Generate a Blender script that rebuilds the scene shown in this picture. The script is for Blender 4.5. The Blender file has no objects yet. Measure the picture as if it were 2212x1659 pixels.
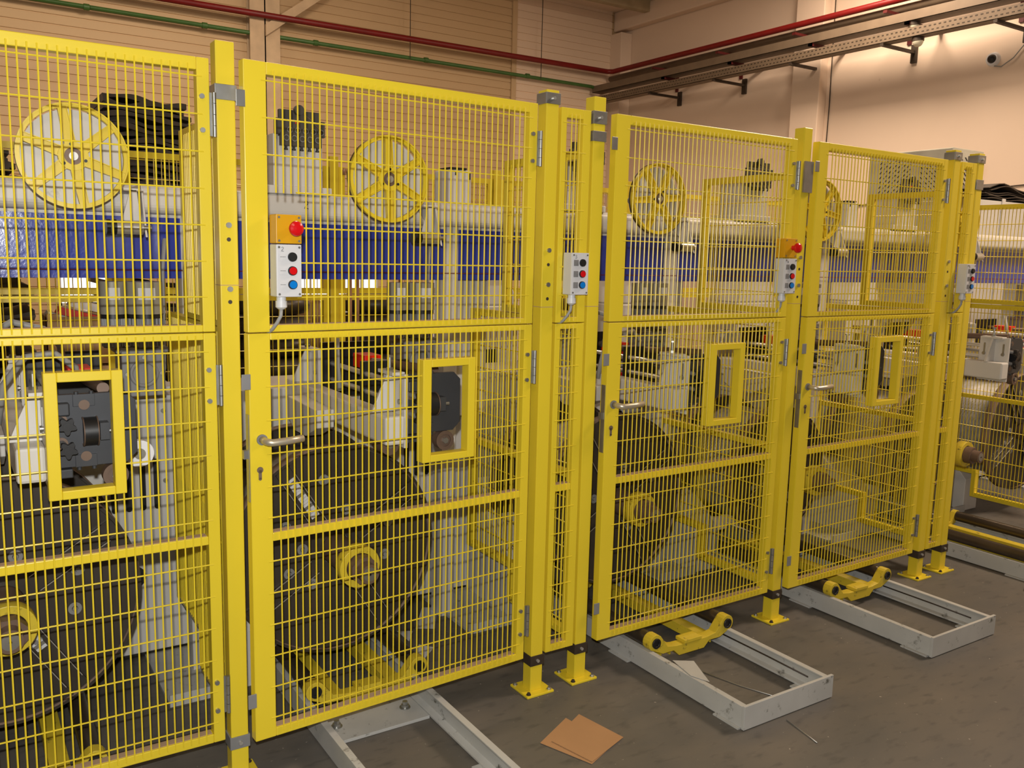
import bpy, math, random
from mathutils import Vector, Matrix
random.seed(7)
S = bpy.context.scene
COL = S.collection
PI = math.pi

# ---------------------------------------------------------------- camera
cam_d = bpy.data.cameras.new('camera'); cam = bpy.data.objects.new('camera', cam_d); COL.objects.link(cam)
yaw, pitch, roll = 0.575475, 0.144727, 0.0238383
fwd = Vector((math.sin(yaw)*math.cos(pitch), math.cos(yaw)*math.cos(pitch), -math.sin(pitch)))
rt0 = Vector((math.cos(yaw), -math.sin(yaw), 0)); up0 = rt0.cross(fwd)
rt = rt0*math.cos(roll) + up0*math.sin(roll); up = -rt0*math.sin(roll) + up0*math.cos(roll)
M = Matrix((rt, up, -fwd)).transposed().to_4x4()
M.translation = Vector((-0.6689, -2.5664, 1.6338))
cam.matrix_world = M
cam_d.sensor_width = 36; cam_d.lens = 1903.0/2212*36
cam_d.clip_start = 0.05; cam_d.clip_end = 100
S.camera = cam
S.view_settings.view_transform = 'Standard'; S.view_settings.look = 'None'
S.view_settings.exposure = 0.0; S.view_settings.gamma = 1.0; S.view_settings.use_curve_mapping = False

# ---------------------------------------------------------------- light
W = bpy.data.worlds.new('hall_air'); S.world = W; W.use_nodes = True
W.node_tree.nodes['Background'].inputs[0].default_value = (1.0, 0.78, 0.55, 1)
W.node_tree.nodes['Background'].inputs[1].default_value = 0.06
def area(name, loc, target, size, power, color, sy=None):
    d = bpy.data.lights.new(name, 'AREA'); d.shape = 'RECTANGLE'; d.size = size; d.size_y = sy or size
    d.energy = power; d.color = color
    o = bpy.data.objects.new(name, d); COL.objects.link(o); o.location = loc
    o.rotation_euler = (Vector(target)-Vector(loc)).to_track_quat('-Z', 'Y').to_euler()
    return o
# the photographer's flash, a little above the lens
fl = bpy.data.lights.new('camera_flash', 'SPOT'); fl.energy = 250; fl.color = (1.0, 0.985, 0.95)
fl.shadow_soft_size = 0.016; fl.spot_size = math.radians(120); fl.spot_blend = 0.6
fo = bpy.data.objects.new('camera_flash', fl); COL.objects.link(fo)
fo.location = Vector((-0.6689, -2.5664, 1.6338)) + up*0.11 - rt*0.02
fo.rotation_euler = (fwd*1.0).to_track_quat('-Z', 'Y').to_euler()
# high-bay hall lamps (warm) under the roof, outside the frame
WARM = (1.0, 0.79, 0.60)
area('hall_lamp', (7.2, 3.6, 5.25), (7.4, 3.6, 0), 1.0, 150, WARM)
area('hall_lamp', (6.2, -1.6, 5.2), (5.2, -.6, 0), 1.2, 270, WARM)
area('hall_lamp', (2.0, 5.2, 5.2), (2.0, 6.4, 0), 1.2, 125, WARM)
area('hall_lamp', (-2.2, 5.4, 5.2), (-2.0, 6.4, 0), 1.2, 120, WARM)
area('hall_lamp', (-1.6, -4.2, 5.2), (-1.0, -3.0, 0), 1.4, 60, WARM)

# ---------------------------------------------------------------- materials
MATS = {}
def s2l(c):
    return tuple(((v/255)/12.92 if v/255 <= .04045 else ((v/255+.055)/1.055)**2.4) for v in c)
def mat(name, rgb, rough=.5, metal=0, var=.12, scale=6, dirt=None, dirt_amt=0, dirt_scale=9, bump=0, bump_scale=80, spec=.5, emit=None, coat=0):
    m = bpy.data.materials.new(name); m.use_nodes = True; nt = m.node_tree; N = nt.nodes; L = nt.links
    b = N['Principled BSDF']; c = s2l(rgb)
    b.inputs['Roughness'].default_value = rough; b.inputs['Metallic'].default_value = metal
    b.inputs['Specular IOR Level'].default_value = spec
    if coat: b.inputs['Coat Weight'].default_value = coat; b.inputs['Coat Roughness'].default_value = .12
    tc = N.new('ShaderNodeTexCoord')
    n = N.new('ShaderNodeTexNoise'); n.inputs['Scale'].default_value = scale; n.inputs['Detail'].default_value = 6
    L.new(tc.outputs['Object'], n.inputs['Vector'])
    r = N.new('ShaderNodeValToRGB'); L.new(n.outputs['Fac'], r.inputs['Fac'])
    r.color_ramp.elements[0].position = .3; r.color_ramp.elements[1].position = .7
    r.color_ramp.elements[0].color = (*[max(0, v*(1-var)) for v in c], 1)
    r.color_ramp.elements[1].color = (*[min(1, v*(1+var)) for v in c], 1)
    out = r.outputs['Color']
    if dirt:
        n2 = N.new('ShaderNodeTexNoise'); n2.inputs['Scale'].default_value = dirt_scale; n2.inputs['Detail'].default_value = 9
        n2.inputs['Roughness'].default_value = .7; L.new(tc.outputs['Object'], n2.inputs['Vector'])
        r2 = N.new('ShaderNodeValToRGB'); L.new(n2.outputs['Fac'], r2.inputs['Fac'])
        p = .62 - .3*dirt_amt
        r2.color_ramp.elements[0].position = p; r2.color_ramp.elements[1].position = min(1, p+.1)
        mx = N.new('ShaderNodeMixRGB'); L.new(r2.outputs['Color'], mx.inputs['Fac'])
        L.new(out, mx.inputs['Color1']); mx.inputs['Color2'].default_value = (*s2l(dirt), 1); out = mx.outputs['Color']
    L.new(out, b.inputs['Base Color'])
    if bump:
        n3 = N.new('ShaderNodeTexNoise'); n3.inputs['Scale'].default_value = bump_scale; n3.inputs['Detail'].default_value = 3
        L.new(tc.outputs['Object'], n3.inputs['Vector'])
        bp = N.new('ShaderNodeBump'); bp.inputs['Strength'].default_value = bump; bp.inputs['Distance'].default_value = .002
        L.new(n3.outputs['Fac'], bp.inputs['Height']); L.new(bp.outputs['Normal'], b.inputs['Normal'])
    MATS[name] = m; return m
YEL = mat('yellow_paint', (224, 200, 48), .33, var=.03, scale=3, bump=.05, bump_scale=160, dirt=(150, 120, 40), dirt_amt=-.28, dirt_scale=14)
YELOLD = mat('worn_yellow_paint', (206, 182, 50), .45, var=.12, dirt=(52, 46, 34), dirt_amt=.12, dirt_scale=22)
ORNG = mat('signal_yellow_plastic', (206, 152, 6), .4, var=.02)
WHITE = mat('machine_white', (205, 202, 196), .42, var=.04, scale=3, dirt=(140, 130, 112), dirt_amt=-.15, dirt_scale=7)
RAILW = mat('scuffed_white_paint', (176, 176, 172), .6, var=.08, dirt=(78, 76, 66), dirt_amt=.1, dirt_scale=16)
PLAST = mat('light_grey_plastic', (205, 206, 208), .4, var=.02)
BLUE = mat('blue_panel', (50, 64, 160), .2, var=.03, bump=.35, bump_scale=55, coat=.3)
DARK = mat('reel_dark_steel', (66, 60, 53), .4, metal=.25, var=.25, scale=5, dirt=(92, 70, 52), dirt_amt=.0, dirt_scale=4)
RIM = mat('reel_rim_dusty', (120, 100, 86), .6, var=.15)
GRAPH = mat('graphite_plate', (62, 64, 68), .45, metal=.2, var=.08)
HEAD = mat('roller_head_iron', (70, 66, 60), .5)
BLACK = mat('black_plastic', (26, 26, 27), .45, var=.1)
RED = mat('red_paint', (225, 36, 8), .4, var=.05)
REDB = mat('red_plastic', (205, 16, 22), .25, var=.02)
BLUB = mat('blue_plastic', (8, 120, 205), .25, var=.02)
CHROME = mat('polished_steel', (208, 206, 200), .28, metal=.7, var=.05)
ZINC = mat('zinc_steel', (172, 172, 168), .38, metal=.85, var=.12, scale=20)
BRONZE = mat('brown_steel_tube', (112, 92, 78), .5, metal=.3, var=.12)
ROLLER = mat('oily_roller_steel', (84, 74, 62), .35, metal=.6, var=.25, scale=4)
WIRE = mat('wound_wire', (176, 172, 164), .5, metal=.4, var=.2, scale=30)
TAUPE = mat('motor_taupe', (140, 136, 122), .45, var=.05)
GREY = mat('cast_grey', (128, 128, 128), .5, metal=.1, var=.1)
CABLE = mat('grey_cable', (150, 150, 148), .5, var=.04)
HANDLE = mat('brushed_aluminium', (200, 190, 168), .38, metal=.65, var=.05)
DUST = mat('dust_film', (176, 148, 118), .8, var=.1)
PAPER = mat('paper', (205, 206, 208), .7, var=.05)
CARD = mat('brown_cardboard', (168, 128, 88), .75, var=.08, scale=4)
REDPIPE = mat('red_pipe_paint', (118, 12, 11), .45)
DULLRED = mat('dull_red_bracket', (84, 14, 12), .6, var=.08)
GRNPIPE = mat('green_pipe_paint', (66, 104, 48), .45, var=.15)
GALV = mat('galvanised_tray', (118, 102, 84), .55, metal=.2, var=.1)
DKIRON = mat('dark_bracket', (66, 56, 46), .55, metal=.3, var=.15)
PLASTER = mat('painted_plaster', (230, 208, 186), .85, var=.03, scale=.8, dirt=(190, 165, 140), dirt_amt=-.2, dirt_scale=3)
SOOT = mat('black_bundle', (62, 54, 46), .6, var=.3, scale=8)
WOOD = mat('raw_wood', (196, 160, 116), .7, var=.15, scale=12)
INK = mat('marker_ink', (40, 40, 44), .6, var=.02)
WHITEB = mat('white_sheet', (236, 236, 238), .6, var=.02)

def wire_bump(m):
    nt = m.node_tree; b = nt.nodes['Principled BSDF']
    tc = nt.nodes.new('ShaderNodeTexCoord'); w = nt.nodes.new('ShaderNodeTexWave'); w.bands_direction = 'Y'
    w.inputs['Scale'].default_value = 42; w.inputs['Distortion'].default_value = 1.5; w.inputs['Detail'].default_value = 2
    nt.links.new(tc.outputs['Object'], w.inputs['Vector'])
    bp = nt.nodes.new('ShaderNodeBump'); bp.inputs['Strength'].default_value = .8; bp.inputs['Distance'].default_value = .003
    nt.links.new(w.outputs['Fac'], bp.inputs['Height']); nt.links.new(bp.outputs['Normal'], b.inputs['Normal'])
wire_bump(WIRE)

def floor_mat():
    m = bpy.data.materials.new('worn_concrete'); m.use_nodes = True; nt = m.node_tree; N = nt.nodes; L = nt.links
    b = N['Principled BSDF']; tc = N.new('ShaderNodeTexCoord')
    mp = N.new('ShaderNodeMapping'); mp.inputs['Scale'].default_value = (1.6, 4.2, 1); mp.inputs['Rotation'].default_value = (0, 0, .12)
    L.new(tc.outputs['Object'], mp.inputs['Vector'])
    n = N.new('ShaderNodeTexNoise'); n.inputs['Scale'].default_value = 1.3; n.inputs['Detail'].default_value = 8; L.new(mp.outputs['Vector'], n.inputs['Vector'])
    r = N.new('ShaderNodeValToRGB'); L.new(n.outputs['Fac'], r.inputs['Fac'])
    r.color_ramp.elements[0].position = .3; r.color_ramp.elements[1].position = .72
    r.color_ramp.elements[0].color = (*s2l((86, 84, 80)), 1); r.color_ramp.elements[1].color = (*s2l((102, 96, 87)), 1)
    n2 = N.new('ShaderNodeTexNoise'); n2.inputs['Scale'].default_value = 60; n2.inputs['Detail'].default_value = 4; L.new(tc.outputs['Object'], n2.inputs['Vector'])
    r2 = N.new('ShaderNodeValToRGB'); L.new(n2.outputs['Fac'], r2.inputs['Fac']); r2.color_ramp.elements[0].position = .70; r2.color_ramp.elements[1].position = .76
    mx = N.new('ShaderNodeMixRGB'); L.new(r2.outputs['Color'], mx.inputs['Fac']); L.new(r.outputs['Color'], mx.inputs['Color1'])
    mx.inputs['Color2'].default_value = (*s2l((168, 160, 148)), 1)
    n3 = N.new('ShaderNodeTexNoise'); n3.inputs['Scale'].default_value = 7; n3.inputs['Detail'].default_value = 6; L.new(mp.outputs['Vector'], n3.inputs['Vector'])
    r3 = N.new('ShaderNodeValToRGB'); L.new(n3.outputs['Fac'], r3.inputs['Fac']); r3.color_ramp.elements[0].position = .55; r3.color_ramp.elements[1].position = .8
    mx2 = N.new('ShaderNodeMixRGB'); L.new(r3.outputs['Color'], mx2.inputs['Fac']); L.new(mx.outputs['Color'], mx2.inputs['Color1'])
    mx2.inputs['Color2'].default_value = (*s2l((70, 68, 65)), 1)
    L.new(mx2.outputs['Color'], b.inputs['Base Color']); b.inputs['Roughness'].default_value = .55
    return m
def cladding_mat():
    m = bpy.data.materials.new('ribbed_sheet_cladding'); m.use_nodes = True; nt = m.node_tree; N = nt.nodes; L = nt.links
    b = N['Principled BSDF']; tc = N.new('ShaderNodeTexCoord')
    n = N.new('ShaderNodeTexNoise'); n.inputs['Scale'].default_value = .5; L.new(tc.outputs['Object'], n.inputs['Vector'])
    r = N.new('ShaderNodeValToRGB'); L.new(n.outputs['Fac'], r.inputs['Fac'])
    r.color_ramp.elements[0].color = (*s2l((196, 166, 124)), 1); r.color_ramp.elements[1].color = (*s2l((208, 180, 140)), 1)
    L.new(r.outputs['Color'], b.inputs['Base Color']); b.inputs['Roughness'].default_value = .6
    return m
FLOOR = floor_mat(); CLAD = cladding_mat()

# ---------------------------------------------------------------- mesh helpers
class MB:
    def __init__(s): s.v = []; s.f = []; s.m = []; s.mats = []; s.sm = []; s.T = None
    def mi(s, m):
        if m is None: return 0
        if m not in s.mats: s.mats.append(m)
        return s.mats.index(m)
    def add(s, vs, fs, m=None, smooth=False):
        o = len(s.v); s.v += [tuple(v) for v in vs]; k = s.mi(m)
        for f in fs: s.f.append([i+o for i in f]); s.m.append(k); s.sm.append(smooth)
        return s
    def box(s, x0, x1, y0, y1, z0, z1, m=None):
        v = [(x0, y0, z0), (x1, y0, z0), (x1, y1, z0), (x0, y1, z0), (x0, y0, z1), (x1, y0, z1), (x1, y1, z1), (x0, y1, z1)]
        return s.add(v, [(0, 3, 2, 1), (4, 5, 6, 7), (0, 1, 5, 4), (1, 2, 6, 5), (2, 3, 7, 6), (3, 0, 4, 7)], m)
    def cyl(s, a, b, r, n=16, r2=None, m=None, caps=True):
        a = Vector(a); b = Vector(b); d = (b-a).normalized(); r2 = r if r2 is None else r2
        u = d.orthogonal().normalized(); w = d.cross(u)
        v = []
        for p, q in ((a, r), (b, r2)):
            for i in range(n):
                t = 2*PI*i/n + PI/n; v.append(p + u*(q*math.cos(t)) + w*(q*math.sin(t)))
        s.add(v, [(i, (i+1) % n, n+(i+1) % n, n+i) for i in range(n)], m, n > 6)
        if caps: s.add(v[:n], [tuple(range(n))[::-1]], m); s.add(v[n:], [tuple(range(n))], m)
        return s
    def tube(s, pts, r, n=8, m=None):
        pts = [Vector(p) for p in pts]; rings = []; u = None
        for i, p in enumerate(pts):
            d = (pts[min(i+1, len(pts)-1)] - pts[max(i-1, 0)]).normalized()
            if u is None: u = d.orthogonal().normalized()
            u = (u - d*u.dot(d)).normalized(); w = d.cross(u)
            rings.append([p + u*(r*math.cos(2*PI*k/n)) + w*(r*math.sin(2*PI*k/n)) for k in range(n)])
        v = [q for R in rings for q in R]; f = []
        for i in range(len(pts)-1):
            for k in range(n): f.append((i*n+k, i*n+(k+1) % n, (i+1)*n+(k+1) % n, (i+1)*n+k))
        f.append(tuple(range(n))[::-1]); f.append(tuple((len(pts)-1)*n+k for k in range(n)))
        return s.add(v, f, m, True)
    def prism(s, pts, a, b, axis='y', m=None):
        # pts 2D in the plane across axis; y: (x,z); x: (y,z); z: (x,y)
        def P(p, t): return {'y': (p[0], t, p[1]), 'x': (t, p[0], p[1]), 'z': (p[0], p[1], t)}[axis]
        n = len(pts); v = [P(p, a) for p in pts]+[P(p, b) for p in pts]
        return s.add(v, [tuple(range(n)), tuple(range(n, 2*n))[::-1]]+[(i, (i+1) % n, n+(i+1) % n, n+i) for i in range(n)], m)
    def ring(s, c, ro, ri, y0, y1, n=40, m=None, m2=None, axis='y'):
        def P(r, t, h):
            a, b = r*math.cos(t), r*math.sin(t)
            return (c[0]+a, h, c[1]+b) if axis == 'y' else (h, c[0]+a, c[1]+b)
        v = []
        for i in range(n):
            t = 2*PI*i/n; v += [P(ro, t, y0), P(ri, t, y0), P(ri, t, y1), P(ro, t, y1)]
        for e in range(4):
            s.add(v if e == 0 else [], [], m)
        base = len(s.v)-len(v)
        for i in range(n):
            j = (i+1) % n
            for e in range(4):
                s.f.append([base+4*i+e, base+4*i+(e+1) % 4, base+4*j+(e+1) % 4, base+4*j+e]); s.sm.append(e in (1, 3))
                s.m.append(s.mi(m2 if (m2 and e in (1, 3)) else m))
        return s
    def disc(s, c, r, y0, y1, n=40, m=None): return s.cyl((c[0], y0, c[1]), (c[0], y1, c[1]), r, n, m=m)
    def build(s, name, material=None, parent=None, bevel=0, **kw):
        me = bpy.data.meshes.new(name); me.from_pydata(s.v, [], s.f)
        ml = s.mats if s.mats else [material]
        if s.mats and material and material not in ml: ml = ml+[material]
        for m in ml: me.materials.append(m)
        me.polygons.foreach_set('material_index', s.m); me.polygons.foreach_set('use_smooth', s.sm)
        me.update()
        import bmesh
        bm = bmesh.new(); bm.from_mesh(me); bmesh.ops.recalc_face_normals(bm, faces=bm.faces[:]); bm.to_mesh(me); bm.free()
        o = bpy.data.objects.new(name, me); COL.objects.link(o)
        if parent: o.parent = parent
        if bevel:
            md = o.modifiers.new('soft_edges', 'BEVEL'); md.width = bevel; md.segments = 2; md.limit_method = 'ANGLE'; md.angle_limit = math.radians(50)
        return o
def thing(name, label, cat, loc=(0, 0, 0), rz=0, group=None):
    o = bpy.data.objects.new(name, None); o.empty_display_size = .1; COL.objects.link(o)
    o.location = loc; o.rotation_euler = (0, 0, rz); o['label'] = label; o['category'] = cat
    if group: o['group'] = group
    return o
def tag(o, label, cat, group=None, kind=None):
    o['label'] = label; o['category'] = cat
    if group: o['group'] = group
    if kind: o['kind'] = kind
    return o
def struct(o): o['kind'] = 'structure'; return o
def dup(root, loc, rz=None, label=None, skip=()):
    r = root.copy(); COL.objects.link(r); r.location = loc
    if rz is not None: r.rotation_euler = (0, 0, rz)
    if label: r['label'] = label
    def rec(src, dst):
        for ch in list(src.children):
            if ch.name.split('.')[0] in skip: continue
            c = ch.copy(); COL.objects.link(c); c.parent = dst; rec(ch, c)
    rec(root, r)
    return r

# ---------------------------------------------------------------- room shell
YW, XW = 9.0, 8.765
struct(MB().box(-9, XW+.2, -9, YW+.2, -.1, 0).build('floor', FLOOR))
# floor joint lines
g = MB()
g.tube([(2.35, -1.6, .0006), (3.2, -.92, .0006), (3.9, -.38, .0006), (5.6, .25, .0006)], .0012, 5)
struct(g.build('trim_1', DKIRON))
# back wall of horizontal ribbed sheets (real ribs)
b = MB(); z = 0.0; prof = []
pitch_ = .105
while z < 6.4:
    prof += [(YW, z), (YW, z+.088), (YW+.012, z+.092), (YW+.012, z+.101)]; z += pitch_
v = [(-9, y, z) for y, z in prof]+[(XW+.1, y, z) for y, z in prof]; n = len(prof)
b.add(v, [(i, i+1, n+i+1, n+i) for i in range(n-1)])
b.box(-9, XW+.2, YW+.02, YW+.2, 0, 6.5)
struct(b.build('wall_back', CLAD))
PINK = mat('pale_ribbed_sheet', (232, 208, 182), .6, var=.03, scale=1)
b = MB(); m_ = [(y-.016, z) for y, z in prof]; k_ = len(m_)
b.add([(6.74, y, z) for y, z in m_]+[(XW-.2, y, z) for y, z in m_], [(i, i+1, k_+i+1, k_+i) for i in range(k_-1)])
struct(b.build('trim_6', PINK))
SKY = bpy.data.materials.new('bright_daylight_pane'); SKY.use_nodes = True
SKY.node_tree.nodes['Principled BSDF'].inputs['Emission Color'].default_value = (.86, .93, 1, 1); SKY.node_tree.nodes['Principled BSDF'].inputs['Emission Strength'].default_value = 1.15
for i, (x0, x1) in enumerate(((.5, 1.08), (3.28, 4.5), (5.4, 5.75))):
    b = MB(); b.box(x0, x1, YW-.03, YW-.02, .95, 1.75); w_ = b.build('window_%d' % (i+1), SKY); struct(w_)
    b = MB(); q_ = x0
    while q_ < x1+.01: b.box(q_-.012, q_+.012, YW-.05, YW-.03, .93, 1.77); q_ += (x1-x0)/max(2, round((x1-x0)/.25))
    b.box(x0, x1, YW-.05, YW-.03, .93, .96); b.box(x0, x1, YW-.05, YW-.03, 1.74, 1.77); b.build('glazing_bars', WHITE, w_)
struct(MB().box(XW, XW+.2, -9, YW+.2, 0, 6.5).build('wall_right', PLASTER))
# ceiling decking with purlins
struct(MB().box(-9, XW+.2, -9, YW+.2, 5.5, 5.65).build('ceiling', PLASTER))
c = MB()
for y in (8.2, 6.6, 5.0): c.box(-9, XW, y-.06, y+.06, 5.34, 5.5)
struct(c.build('trim_2', mat('roof_steel', (176, 160, 128), .6)))
# right wall ledge beam under the roof, pilasters
struct(MB().box(XW-.16, XW, -9, YW, 5.20, 5.5).build('trim_3', PLASTER, bevel=.02))
p = MB(); p.box(XW-.22, XW, 8.72, YW, 0, 5.15); struct(p.build('trim_4', PLASTER, bevel=.01))
p = MB(); p.box(XW-.14, XW, 4.93, 5.36, 0, 5.2); struct(p.build('trim_5', PLASTER, bevel=.01))
# steel column on back wall with knee braces
t = thing('steel_column', 'beige steel column with knee braces against the ribbed back wall', 'column', (2.93, YW-.13, 0))
k = MB(); k.box(-.19, .19, -.02, 0, 0, 5.45); k.box(-.19, .19, .11, .125, 0, 5.45); k.box(-.008, .008, -.02, .125, 0, 5.45); k.build('flanged_column', mat('beige_steel', (205, 180, 146), .6), t)
k = MB(); k.prism([(0, 4.28), (.95, 5.0), (.95, 5.12), (0, 4.42)], -.06, -.02, 'y')
k.build('knee_brace', MATS['beige_steel'], t)
# pale vertical strip between sheets
tag(MB().box(6.68, 6.76, YW-.03, YW-.005, 0, 5.45).build('wall_joint_strip', CLAD), 'narrow upright joint strip of the ribbed back wall', 'strip')
# pipes
tag(MB().tube([(-4, YW-.22, 4.49), (8.3, YW-.22, 4.53), (XW-.42, YW-.22, 4.53), (XW-.36, YW-.28, 4.53), (XW-.36, 8.3, 4.53), (XW-.36, -6, 4.53)], .038, 12).build('sprinkler_pipe', REDPIPE),
    'thick red sprinkler pipe running round the corner high on the walls', 'pipe')
tag(MB().tube([(XW-.26, 8.9, 4.45), (XW-.26, -6, 4.45)], .045, 12).build('conduit_pipe', GALV), 'brownish pipe directly under the red pipe on the right wall', 'pipe')
g = MB(); g.tube([(-4, YW-.12, 4.31), (8.1, YW-.12, 4.29), (8.3, YW-.12, 4.27)], .026, 10)
for x in (.9, 2.2, 3.6, 5.2, 6.9): g.cyl((x-.03, YW-.12, 4.30), (x+.03, YW-.12, 4.30), .036, 10)
tag(g.build('compressed_air_pipe', GRNPIPE), 'thin dark green air pipe below the red pipe on the back wall', 'pipe')
for i, (x, zt) in enumerate(((4.93, 5.6), (7.11, 5.6))):
    tag(MB().cyl((x, YW-.17, 4.28), (x, YW-.17, zt), .006, 6).build('hanger_rod', DKIRON), ['thin rod hanging from roof to the pipes, nearer the steel column', 'thin rod hanging from roof to the pipes, nearer the hall corner'][i], 'rod')
# cable trays on right wall
def tray(name, x0, x1, z0, z1, holes, label):
    b = MB(); b.box(x0, x1, -6, 8.9, z0, z0+.006); b.box(x0, x0+.005, -6, 8.9, z0, z1); b.box(x1-.005, x1, -6, 8.9, z0, z1)
    t = thing(name, label, 'cable tray', (0, 0, 0)); b.build('channel', GALV, t)
    if holes:
        h = MB(); y = 1.2
        while y < 8.8:
            h.box(x0-.002, x0-.0005, y, y+.025, z1-.028, z1-.016); h.box(x0-.002, x0-.0005, y+.02, y+.045, z0+.03, z0+.04); y += .055
        h.build('slot_rows', DKIRON, t)
    return t
tray('cable_tray', XW-.62, XW-.42, 4.20, 4.30, False, 'upper brown cable tray on the right wall under the red pipe')
tray('cable_tray', XW-.62, XW-.48, 4.03, 4.13, True, 'lower perforated galvanised cable tray on the right wall')
pts = [('y', y) for y in (7.6, 6.3, 4.9, 3.6, 2.3)]
for i, y in enumerate((7.55, 6.28, 5.0, 3.75, 2.5)):
    b = MB(); b.box(XW-.62, XW, y-.02, y+.02, 4.0, 4.03); b.box(XW-.03, XW, y-.035, y+.035, 3.9, 4.1)
    tag(b.build('tray_bracket', DKIRON), 'dark wall bracket of the lower cable tray, number %s counted from the corner' % ['one', 'two', 'three', 'four', 'five'][i], 'bracket', 'brackets of the lower cable tray')
    b = MB(); b.box(XW-.64, XW, y-.32, y-.27, 4.165, 4.2); b.box(XW-.5, XW, y+.05, y+.1, 4.38, 4.41, DULLRED); 
    b.box(XW-.02, XW, y+.05, y+.10, 4.11, 4.41, DULLRED)
    b.box(XW-.64, XW-.62, y-.32, y-.27, 4.165, 4.2, DKIRON)
    tag(b.build('pipe_bracket', DKIRON), 'red wall bracket of pipe and upper tray, number %s counted from the hall corner' % ['one', 'two', 'three', 'four', 'five'][i], 'bracket', 'brackets of the upper tray and red pipe')
# bulkhead lamps hanging on trays
def bulkhead(loc, label):
    t = thing('bulkhead_lamp', label, 'lamp', loc)
    MB().cyl((0, 0, -.02), (0, 0, .02), .06, 20, m=None).build('lamp_base', DKIRON, t)
    b = MB()
    for i in range(5):
        a0, a1 = i*PI/10, (i+1)*PI/10
        b.cyl((0, 0, -.02-.06*math.sin(a0)), (0, 0, -.02-.06*math.sin(a1)), .055*math.cos(a0), 20, r2=max(.002, .055*math.cos(a1)), caps=False)
    b.build('lamp_globe', mat('milky_globe', (206, 200, 178), .3), t); return t
bulkhead((XW-.55, 3.42, 4.18), 'domed glass bulkhead lamp hanging under the upper cable tray')
bulkhead((XW-.55, 3.36, 4.01), 'domed glass bulkhead lamp hanging under the lower cable tray')
# security camera
t = thing('dome_camera', 'white dome security camera on the right wall with loose cable', 'camera', (XW, 2.834, 3.79))
MB().cyl((0, 0, 0), (-.04, 0, 0), .075, 28, r2=.062).build('camera_base', WHITEB, t)
b = MB()
for i in range(6):
    a0, a1 = i*PI/12, (i+1)*PI/12
    b.cyl((-.04-.045*math.sin(a0), -.005, 0), (-.04-.045*math.sin(a1), -.005, 0), .045*math.cos(a0), 24, r2=max(.001, .045*math.cos(a1)), caps=False)
b.build('lens_dome', BLACK, t)
MB().tube([(-.01, -.02, -.07), (-.02, -.1, -.09), (-.02, -.22, -.02), (-.02, -.34, .12), (-.02, -.42, .3), (-.02, -.5, .45)], .006, 6).build('cable', CABLE, t)
tag(MB().tube([(XW-.01, 4.9, 2.28), (XW-.01, 3.4, 2.42), (XW-.01, 2.0, 2.5), (XW-.01, .2, 2.6)], .006, 6).build('wall_cable', DKIRON), 'thin dark cable running along the right wall above the machines', 'cable')
tag(MB().tube([(XW-.012, 4.88, 5.2), (XW-.012, 4.86, 3.6), (XW-.012, 4.9, 0)], .007, 6).build('wall_cable', DKIRON), 'thin vertical cable beside the pilaster on the right wall', 'cable')
# perforated ventilation cabinet, in front of right wall
t = thing('vent_cabinet', 'tall pale grey cabinet with slanted vent slots behind the machines', 'cabinet', (7.0, 2.40, 0))
MB().box(0, .50, -.29, .56, 0, 2.685).build('housing', mat('pale_grey_enamel', (196, 194, 178), .5), t, bevel=.01)
b = MB()
def slots(b, face):
    for half in (0, 1):
        for r in range(9):
            for q in range(7):
                z0 = 2.22+r*.045
                if face == 'x':
                    y0 = .44-half*.42-q*.048
                    sgn = 1 if half == 0 else -1
                    b.add([(-.003, y0, z0), (-.003, y0-.012, z0), (-.003, y0-.042, z0+.03*sgn), (-.003, y0-.03, z0+.03*sgn)], [(0, 1, 2, 3)])
                    
slots(b, 'x'); b2 = b
for r in range(9):
    for q in range(6):
        x0 = .04+q*.075; z0 = 2.22+r*.045
        b.add([(x0, -.293, z0+.03), (x0+.018, -.293, z0+.03), (x0+.05, -.293, z0), (x0+.032, -.293, z0)], [(0, 1, 2, 3)])
b.build('vent_slots', BLACK, t)

# ---------------------------------------------------------------- fence posts
PX = [0, 1.1104, 1.3171, 2.4413, 3.5622, 3.7723]
PW = .0526
plabel = ['nearest yellow fence post, between the leftmost gate and the gate with the large red stop',
          'yellow fence post left of the narrow panel in the middle of the fence',
          'yellow fence post right of the narrow middle panel, with two steel clamps near its top',
          'yellow fence post between the two right-hand gates',
          'yellow fence post left of the narrow panel at the far right',
          'last yellow fence post at the far right end of the row']
def post():
    t = thing('fence_post', 'x', 'fence post', (0, 0, 0), group='posts of the front safety fence')
    b = MB(); b.box(0, PW, 0, PW, .008, 2.2); b.build('post_tube', YEL, t, bevel=.003)
    e = .034
    b = MB(); b.box(-e, PW+e, -e, PW+e, 0, .009)
    pl = b.build('base_plate', YEL, t, bevel=.002)
    for x, y in ((-e+.014, -e+.014), (PW+e-.014, PW+e-.014), (-e+.014, PW+e-.014), (PW+e-.014, -e+.014)):
        h = MB(); h.cyl((x, y, .009), (x, y, .0115), .009, 12); h.cyl((x, y, .0115), (x, y, .018), .006, 6)
        h.build('anchor_bolt', ZINC if x*y < 0 else DKIRON, pl)
    return t
def clamp(t, z, h=.04, ext=.004, bolt=True, mt=None):
    c = MB(); c.box(-ext, PW+ext, -ext, 0, z, z+h); c.box(-ext, 0, 0, PW+ext, z, z+h); c.box(PW, PW+ext, 0, PW+ext, z, z+h)
    o = c.build('clamp', mt or ZINC, t, bevel=.001)
    if bolt: MB().cyl((PW*.5, -ext, z+h*.5), (PW*.5, -ext-.008, z+h*.5), .006, 12).build('clamp_bolt', CHROME, o)
base = post()
posts = []
for i, x in enumerate(PX):
    p = base if i == 0 else dup(base, (x, 0, 0))
    p['label'] = plabel[i]; p.location = (x, 0, 0); posts.append(p)
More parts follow.
